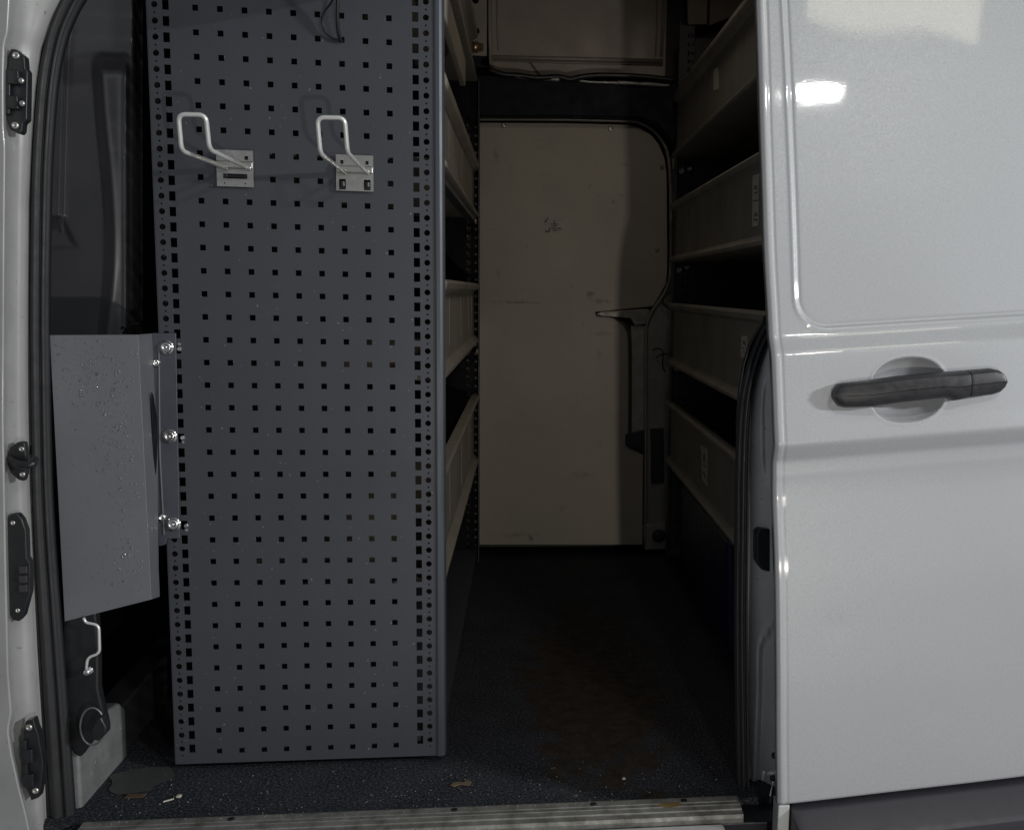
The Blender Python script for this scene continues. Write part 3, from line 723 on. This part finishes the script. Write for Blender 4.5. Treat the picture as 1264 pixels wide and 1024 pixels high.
tC = tray(rack, .3790, -1, .034, 1.378, .690, .868, BEIGE, (.35, .72, 1.05, 1.22))
tD = tray(rack, .3790, -1, .034, 1.378, .322, .530, BEIGE, (.35, .75, 1.1))
bm = mkbm(); box(bm, .374, .3875, .012, .72, 1.322, 1.384); link('top_rail', bm, BEIGE, rack, bevel=.003)
tA = tray(rack, .3740, -1, .012, 1.378, 1.46, 1.60, BEIGE)
bm = mkbm(); box(bm, -.02, .385, .02, 1.37, .03, .045); link('base_shelf', bm, PERF, rack)
for (y_, z_) in ((1.25, 1.045), (1.32, .665)):
    bm = mkbm(); screw_head(bm, (.384, y_, z_), (1, 0, 0), .009, .006); link('shelf_bolt', bm, ZINC, rack, smooth=True)
bm = mkbm(); prism(bm, [Vector((.3835, .02, 1.050)), Vector((.3835, .02, 1.040)), Vector((.3835, 1.37, 1.046)), Vector((.3835, 1.37, 1.056))], (-.02, 0, 0)); link('shelf_rail', bm, FOLD, rack)

# ================================================================= SHELVING RACK (right)
rack2 = thing('shelving_rack', 'right shelving rack of four stacked brown trays between far wall and sliding door', 'shelving rack', (1.16, .7, 0), 'shelving racks in the van')
XR = .981
tE = tray(rack2, XR, 1, .02, 1.375, 1.264, 1.446, BROWNT, ())
tF = tray(rack2, XR, 1, .02, 1.375, .945, 1.125, BROWNT, (.62, 1.1))
tG = tray(rack2, XR, 1, .02, 1.375, .630, .822, BROWNT, ())
tH = tray(rack2, XR, 1, .02, 1.375, .323, .517, BROWNT, (1.15,))
# thin metal edge on the topmost tray
bm = mkbm(); box(bm, XR-.010, XR-.008, .02, 1.375, 1.450, 1.4535); link('tray_edge', bm, ZINC, tE)
ul = perf_upright('upright', .985, 1.034, 1.386, rack2, z1=1.655); 
bm = mkbm(); box(bm, .983, .985, 1.35, 1.388, .01, 1.655); link('upright_flange', bm, PERF, rack2)
bm = mkbm(); box(bm, 1.036, 1.36, 1.386, 1.389, .01, 1.62); link('rear_panel', bm, simple('dark_sheet', (.05, .048, .045), .5, bmp=0), rack2)
bm = mkbm(); box(bm, .984, 1.02, -.02, .018, .01, 1.498); link('upright', bm, PERF, rack2, bevel=.002)
bm = mkbm(); box(bm, 1.34, 1.36, .02, 1.37, .01, 1.47); link('back_panel', bm, NAVY, rack2)
for z_ in (1.215, .915, .61):
    bm = mkbm(); screw_head(bm, (1.003, 1.384, z_+.01), (0, -1, 0), .012, .008); link('shelf_bolt', bm, ZINC, rack2, smooth=True); bm = mkbm(); screw_head(bm, (1.028, 1.384, z_+.018), (0, -1, 0), .009, .006); link('shelf_bolt', bm, ZINC, rack2, smooth=True)
# labels on right trays (vertical strips with marks)
def side_label(parent, quad, marks, X):
    bm = mkbm(); prism(bm, [wx(x, y, X) for x, y in quad], (.0006, 0, 0)); o = link('label_sticker', bm, LABEL, parent)
    bm = mkbm()
    for m_ in marks:
        pts = [wx(x, y, X-.0008) for x, y in m_]; prism(bm, pts, (.0004, 0, 0))
    if marks: link('label_print', bm, INK, o)
def stroke(x0, y0, x1, y1, w=1.0):
    L = math.hypot(x1-x0, y1-y0); nx, ny = -(y1-y0)/L*w/2, (x1-x0)/L*w/2
    return [(x0-nx, y0-ny), (x1-nx, y1-ny), (x1+nx, y1+ny), (x0+nx, y0+ny)]
XL = XR+.0032
side_label(tF, [(929, 217), (937, 214.5), (935.5, 278.5), (928, 280)], [stroke(932, 230, 935, 230), stroke(932, 233, 935, 233), stroke(932, 230, 932, 233), stroke(930.5, 239, 935, 237), stroke(929.5, 247.7, 936, 247.3, .9), stroke(930, 267, 934.5, 265, 1), stroke(934.5, 265, 931, 262.5, 1), stroke(929.5, 271, 934, 271, 1.2), stroke(934, 271, 934, 274, 1)], XL)
side_label(tG, [(915, 414), (922.5, 415), (921, 437), (917.5, 442), (914, 440)], [stroke(917, 421, 920, 421.5, .9), stroke(917, 424, 920, 424.5, .9), stroke(917, 421, 920, 426, .8), stroke(916, 430, 918.5, 430, 1.2), stroke(917, 434, 919, 435, 1)], XL)
side_label(tH, [(865, 549), (873, 554), (873, 600), (866.5, 592)], [stroke(869, 560, 869, 570, 1.5), stroke(867, 574, 872, 576, 1.2), stroke(868, 582, 871, 590, 1)], XL)
side_label(tE, [(880.5, 86), (886.5, 82.5), (886.5, 110), (880.5, 112)], [], XL)

# ================================================================= loose things
# dark blue bin under right rack
bm = mkbm(); box(bm, 1.0, 1.30, .50, 1.22, .004, .285)
for v in bm.verts:
    if v.co.z < .1: v.co.x += .012 if v.co.x < 1.1 else -.012
bin_ = link('storage_bin', bm, BLUE, None, bevel=.012)
tag(bin_, 'dark blue plastic storage bin on the floor beneath the right rack', 'storage bin')

# tool hooks hung on the perforated panel
def tool_hook(label, plate, lw, tipx, kind):
    """plate: pixel rect corners (x0,y0,x1,y1)."""
    x0, y0, x1, y1 = plate
    A = wy(x0, y0, -.003); Bp = wy(x1, y1, -.003)
    t = thing('tool_hook', label, 'tool hook', ((A.x+Bp.x)/2, 0, (A.z+Bp.z)/2), 'wire tool hooks on the perforated panel')
    zc = (A.z+Bp.z)/2; zm = zc+.002; xc = (A.x+Bp.x)/2; hw = (Bp.x-A.x)/2
    bm = mkbm(); R = []
    sh = [(-1, 1)]
    if kind == 0:
        R = [(Bp.x-.0135, Bp.x-.0075, A.z-.015, A.z-.009), (Bp.x-.0475, Bp.x-.0095, zm-.0185, zm-.0105), (A.x+.011, A.x+.013, Bp.z+.004, Bp.z+.0065), (Bp.x-.014, Bp.x-.012, Bp.z+.004, Bp.z+.0065)]
    else:
        R = [(A.x+.007, A.x+.012, A.z-.015, A.z-.009), (Bp.x-.0125, Bp.x-.0075, A.z-.015, A.z-.009), (A.x+.0045, A.x+.0155, Bp.z+.002, Bp.z+.019), (Bp.x-.0155, Bp.x-.0045, Bp.z+.002, Bp.z+.019)]
    perf_strip(bm, A.x, Bp.x, Bp.z, A.z, R, y=-.0045)
    for fc in bm.faces:
        if fc.normal.y > 0: fc.normal_flip()
    bmesh.ops.remove_doubles(bm, verts=bm.verts, dist=1e-6)
    # fold rib in the middle
    p = link('back_plate', bm, ZINC, t, recalc=False); solidify(p, .003, 1)
    bm = mkbm(); secr = [(-.0076, zm+.0105), (-.0105, zm+.008), (-.0110, zm-.001), (-.0076, zm-.0035)]
    a = [bm.verts.new((A.x+.0006, y, z)) for y, z in secr]; b = [bm.verts.new((Bp.x-.0006, y, z)) for y, z in secr]
    for i in range(4): bm.faces.new((a[i], a[(i+1) % 4], b[(i+1) % 4], b[i]))
    bm.faces.new(a); bm.faces.new(b[::-1]); link('clamp_rib', bm, ZINC, t, bevel=.001)
    bm = mkbm()
    if kind == 0:
        box(bm, Bp.x-.047, Bp.x-.010, -.006, -.0035, zm-.0165, zm-.0125); box(bm, Bp.x-.047, Bp.x-.041, -.0075, -.003, zm-.0185, zm-.0105); box(bm, Bp.x-.016, Bp.x-.010, -.0075, -.003, zm-.0185, zm-.0105)
    else:
        for xx in (A.x+.010, Bp.x-.010):
            if xx > (A.x+Bp.x)/2: link('locking_tab', bm, PLAST, t, bevel=.0008); bm = mkbm()
            lathe(bm, (xx, -.007, Bp.z+.0065), (0, 0, 1), [(.0038, 0), (.0045, .001), (.0045, .0085), (.003, .0095)], 12)
    link('locking_tab', bm, PLAST, t, bevel=.0008)
    # bent wire prong
    return t, A, Bp, zm
def wire(t, base_px, elbow_px, top_px, rise, out):
    bl, br = [wy(x, y, -.0105) for x, y in base_px]
    el, er = [wy(x, y, -out) for x, y in elbow_px]
    tl, tr = [wy(x, y, -out-.018) for x, y in top_px]
    bm = mkbm(); pth = round_path([bl, el, tl, tr, er, br], .011, 8)
    tube(bm, pth, .0035, 14); link('wire_prong', bm, WIRE, t, smooth=True)
    for q in (bl, br):
        bm = mkbm(); lathe(bm, q, (0, -1, .1), [(.0045, -.003), (.0042, .001), (.0033, .003)], 10); link('weld_bead', bm, ZINC, t, smooth=True)
t1, *_ = tool_hook('wire tool hook on panel whose plate has one wide black slot, nearer the guard', (267.5, 185, 314, 231.5), 0, 0, 0)
wire(t1, ((277.5, 206.5), (307, 207.5)), ((224, 186), (258.5, 184.5)), ((220, 141), (254, 142)), 0, .125)
t2, *_ = tool_hook('wire tool hook on panel whose plate has two black pegs, nearer the aisle', (415, 191, 461.5, 237), 0, 0, 1)
wire(t2, ((425, 212), (453, 212.5)), ((395.5, 189.5), (429, 188.5)), ((391.5, 145), (425.5, 145.5)), 0, .125)

# folded grey guard
guard = thing('metal_guard', 'folded grey steel guard beaded with water, bolted to the panel edge', 'metal guard', (-.13, -.08, .31))
P = lambda x, y, Y: wy(x, y, Y)
bm = mkbm()
A0, A1, A2, A3 = P(61.5, 413.5, -.13), P(170, 413, -.13), P(184.5, 700, -.13), P(80, 766.5, -.13)
A25 = P(186.5, 739.5, -.13)
B0, B1, B2 = P(187, 411.5, -.004), P(195, 700, -.030), P(196.5, 736, -.035)
def face(*v): bm.faces.new([bm.verts.new(p) for p in v])
va = [bm.verts.new(p) for p in (A0, A1, A2, A25, A3)]
bm.faces.new(va)
vb = [bm.verts.new(p) for p in (B0, P(194, 560, -.012), B1, B2)]
bm.faces.new((va[1], vb[0], vb[1], vb[2], va[2])); bm.faces.new((va[2], vb[2], vb[3], va[3]))
gs = link('guard_face', bm, GUARD, guard, recalc=True); solidify(gs, .002, 0)
bv = gs.modifiers.new('bev', 'BEVEL'); bv.width = .0018; bv.segments = 2; bv.limit_method = 'ANGLE'
bm = mkbm(); pxprism(bm, [(187.5, 411), (217, 411), (221.5, 655), (222, 664), (206, 665), (204, 672), (196, 674), (193, 600)], -.0055, .003); 
link('mounting_flange', bm, simple('flange_grey', (.075, .081, .10), .42, .1, bmp=.2, bscale=300, speck=(.16, .17, .18), specs=200), guard, bevel=.001)
bm = mkbm(); prism(bm, [wy(x, y, Y) for x, y, Y in ((187.6, 484, -.060), (189.5, 488, -.048), (193.8, 515, -.026), (194.2, 560, -.026), (192.2, 594, -.040), (190.5, 560, -.052))], (-.0012, -.0012, 0)); link('flange_slot', bm, PERFD, guard)  # dark plate laid over the guard stands for the shade inside the slot
bm = mkbm(); pxprism(bm, [(196.5, 425), (198, 560), (203, 660), (201.5, 660), (196, 560), (195, 425)], -.0075, .002); link('flange_ridge', bm, GUARD, guard, bevel=.0006)
for i, (x, y, R_) in enumerate(((206, 428.5, .0118), (210, 538, .0122), (214.5, 646.5, .0122))):
    bm = mkbm(); lathe(bm, wy(x, y, -.006), (-.05, -1, .05), [(R_, 0), (R_, .0012), (R_*.96, .002), (R_*.80, .0022), (R_*.76, .0052), (R_*.62, .0068), (R_*.42, .0072), (R_*.40, .0052), (R_*.16, .0050), (R_*.12, .0066), (.0002, .0068)], 28)
    link('cap_bolt', bm, CHROME, guard, smooth=True)
    bm = mkbm(); c = wy(x+15.5, y+2, -.0005); lathe(bm, c, (0, -1, 0), [(.0042, -.004), (.0042, .002), (.003, .003), (.0002, .003)], 6); lathe(bm, c+Vector((0, 0, -.0075+.015*(i == 0))), (0, -1, 0), [(.003, -.004), (.003, .001), (.0002, .0015)], 6); link('bolt_nut', bm, CHROME, guard, smooth=False)
for x, y in ((193, 447.5), (200, 638)):
    bm = mkbm(); lathe(bm, wy(x, y, -.007), (.2, -1, 0), [(.0068, 0), (.0068, .002), (.0045, .005), (.003, .005), (.0025, .003), (.0002, .003)], 14); link('small_screw', bm, CHROME, guard, smooth=True)
# water beads on the guard, one mass
bm = mkbm(); rnd = random.Random(3)
def bead(x, y, r):
    c = wy(x, y, -.1315); n = 7; vs = []
    top = bm.verts.new(c+Vector((0, -r*.55, 0))); ring1 = [bm.verts.new(c+Vector((r*.7*math.cos(t), -r*.4, r*.7*math.sin(t)))) for t in [2*math.pi*i/n for i in range(n)]]
    ring2 = [bm.verts.new(c+Vector((r*math.cos(t), 0, r*1.1*math.sin(t)))) for t in [2*math.pi*i/n for i in range(n)]]
    for i in range(n):
        j = (i+1) % n; bm.faces.new((top, ring1[i], ring1[j])); bm.faces.new((ring1[i], ring2[i], ring2[j], ring1[j]))
    bm.faces.new(ring2[::-1])
for (cx, cy, sx, sy, n) in ((118, 450, 22, 22, 110), (110, 490, 18, 20, 60), (145, 500, 12, 45, 90), (150, 560, 14, 45, 80), (130, 560, 12, 14, 25), (158, 640, 10, 50, 70), (155, 710, 14, 25, 40), (110, 430, 40, 10, 40)):
    for _ in range(n):
        x, y = rnd.gauss(cx, sx), rnd.gauss(cy, sy)
        if 66+(y-413)*.05 < x < 168+(y-413)*.05 and 415 < y < 730: bead(x, y, rnd.choice((.0006, .0008, .0010, .0013)) if rnd.random() > .06 else .0021)
wb = link('water_beads', bm, GLASSD, guard, smooth=True); wb['kind'] = 'stuff'

# cable hanging from above in front of the panel
bm = mkbm(); tube(bm, smooth_path([wy(x, y, Y) for x, y, Y in ((419, -90, -.06), (418, -30, -.05), (417, 0, -.04), (416.5, 22, -.030), (417.5, 38, -.02), (420, 49, -.008), (420.5, 50, .004))], 6), .0030, 10)
tube(bm, smooth_path([wy(x, y, Y) for x, y, Y in ((418, -20, -.05), (409, 3, -.03), (401, 14, -.018), (397.5, 27, -.010), (401, 40, -.0075), (411, 48, -.006), (420, 49.5, -.005))], 6), .0017, 8)
tag(link('hanging_cable', bm, PLAST, None, smooth=True), 'thin black cable looping down over the top of the perforated panel', 'cable')

# litter on the floor
def chip(px, py, outline, mat, name, label, cat, th=.002, Z=.0015):
    c = wz(px, py, Z); bm = mkbm(); prism(bm, [c+Vector((a, b, 0)) for a, b in outline], (0, 0, th))
    return tag(link(name, bm, mat, None, bevel=.0004), label, cat)
chip(569, 967, [(-.018, -.006), (-.012, -.011), (-.002, -.004), (.008, -.006), (.015, -.010), (.018, .004), (.012, .010), (.004, .003), (-.006, .005), (-.014, .002)], simple('straw_chip', (.13, .10, .06), .8, bmp=.2), 'wood_chip', 'curved tan wood chip on dark floor just in front of the panel corner', 'wood chip')
chip(168, 982, [(-.016, -.007), (.012, -.007), (.016, .004), (-.014, .006)], simple('rusty_chip', (.085, .05, .03), .8, bmp=.2), 'rusty_flake', 'small flat rusty flake on the floor at the left end near the sill', 'flake')
chip(208, 988, [(-.007, -.005), (.006, .003), (.007, .006), (-.006, -.001)], LABEL, 'paper_scrap', 'tiny white sliver of paper lying on the dark floor', 'paper scrap')
chip(221, 983, [(-.004, -.003), (.002, -.004), (.004, .001), (.001, .005), (-.003, .003)], LABEL, 'white_pebble', 'tiny round white crumb beside the paper sliver on the floor', 'crumb', .003)
chip(770, 961, [(-.003, -.003), (.003, -.002), (.002, .004), (-.002, .003)], LABEL, 'white_pebble', 'tiny pale crumb on the brown worn floor near the sill', 'crumb', .002)
chip(859, 688, [(-.004, -.003), (.003, -.002), (.002, .006), (-.002, .004)], LABEL, 'white_pebble', 'pale speck on the floor beside the dark blue bin', 'crumb', .006)
# flat pale patch of dust film at left on floor
bm = mkbm(); c = wz(172, 962, .0008); n = 26
ol = [Vector((c.x+.048*(1+.18*math.sin(3*t)+.10*math.sin(7*t+1))*math.cos(t), c.y+.055*(1+.15*math.sin(2*t+1))*math.sin(t), .0008)) for t in [2*math.pi*i/n for i in range(n)]]
prism(bm, ol, (0, 0, .0004)); tag(link('dried_puddle', bm, simple('grey_film', (.060, .064, .062), .5, 0, (.045, .048, .047), 60, bmp=.4, bscale=200), None), 'dull grey dried puddle mark on the floor by the left side wall', 'stain')

# grit scattered over the floor and the sill
bm = mkbm(); rg = random.Random(11)
for _ in range(420):
    if rg.random() < .75: x, y, z = rg.uniform(-.16, .88), -.17+abs(rg.gauss(0, .10)), .001
    elif rg.random() < .6: x, y, z = rg.uniform(-.14, .88), rg.uniform(-.19, -.176), .0066
    else: x, y, z = rg.uniform(.42, .9), rg.uniform(-.1, 1.3), .001
    if -.08 < x < .40 and -.01 < y < .1: continue
    rr = rg.choice((.0006, .0008, .0011, .0016)); a = rg.random()*6.3
    vs = [bm.verts.new((x+rr*math.cos(a+t)*rg.uniform(.7, 1.3), y+rr*math.sin(a+t)*rg.uniform(.7, 1.3), z)) for t in (0, 2.1, 4.2)]; tp = bm.verts.new((x, y, z+rr))
    bm.faces.new(vs)
    for k in range(3): bm.faces.new((vs[k], vs[(k+1) % 3], tp))
gr = link('grit', bm, simple('grit_dust', (.30, .28, .25), .8, 0, (.10, .09, .08), 300, bmp=0)); tag(gr, 'fine pale grit scattered over the dark floor and metal sill', 'grit'); gr['kind'] = 'stuff'

# ---- ground outside
bm = mkbm(); box(bm, -12, 14, -14, 12, -.66, -.62); g = link('ground', bm, CONC); g['kind'] = 'structure'

# ================================================================= camera
cam = bpy.data.cameras.new('camera'); co = bpy.data.objects.new('camera', cam); COL.objects.link(co)
M = Matrix(((RT[0][0], -RT[0][1], -RT[0][2]), (RT[1][0], -RT[1][1], -RT[1][2]), (RT[2][0], -RT[2][1], -RT[2][2]))).to_4x4()
M.translation = CAM; co.matrix_world = M
cam.sensor_width = 36; cam.lens = F/1264*36; cam.shift_x = -(CX-632)/1264; cam.shift_y = (CY-512)/1264
cam.clip_start = .05; cam.clip_end = 100
scene.camera = co

# ================================================================= light
w = bpy.data.worlds.new('World'); scene.world = w; w.use_nodes = True
bg = w.node_tree.nodes['Background']; bg.inputs['Color'].default_value = (.87, .92, 1, 1); bg.inputs['Strength'].default_value = .20
def area(name, loc, target, sx, sy, power, col):
    l = bpy.data.lights.new(name, 'AREA'); l.shape = 'RECTANGLE'; l.size = sx; l.size_y = sy; l.energy = power; l.color = col
    o = bpy.data.objects.new(name, l); COL.objects.link(o); o.location = loc
    o.rotation_euler = (Vector(target)-Vector(loc)).to_track_quat('-Z', 'Y').to_euler(); return o
area('front_lamp', (.97, -2.15, .36), (.6, .5, .7), .03, .04, 8.6, (1, .94, .84))
area('side_lamp', (5.2, -2.7, 1.85), (.3, 0, .95), .5, .12, 150, (.97, .98, 1))
sp = area('ceiling_spot', (1.50, -2.05, 2.23), (1.0, -.2, 1.0), .24, .045, 9, (1, 1, .97)); sp.data.shape = 'ELLIPSE'
wp = area('warm_panel_lamp', (1.78, -1.80, 2.66), (1.1, -.15, 1.3), .60, .30, 2.6, (1, .95, .72)); wp.rotation_euler.rotate_axis('Z', -.38)
area('added_interior_fill', (.90, .45, 1.79), (.70, .6, 0), .20, .10, .9, (1, .86, .72))  # unseen fill light, added to lift the upper board, trays and floor

scene.view_settings.view_transform = 'Standard'; scene.view_settings.look = 'None'
scene.view_settings.exposure = 0; scene.view_settings.gamma = 1
scene.render.engine = 'CYCLES'
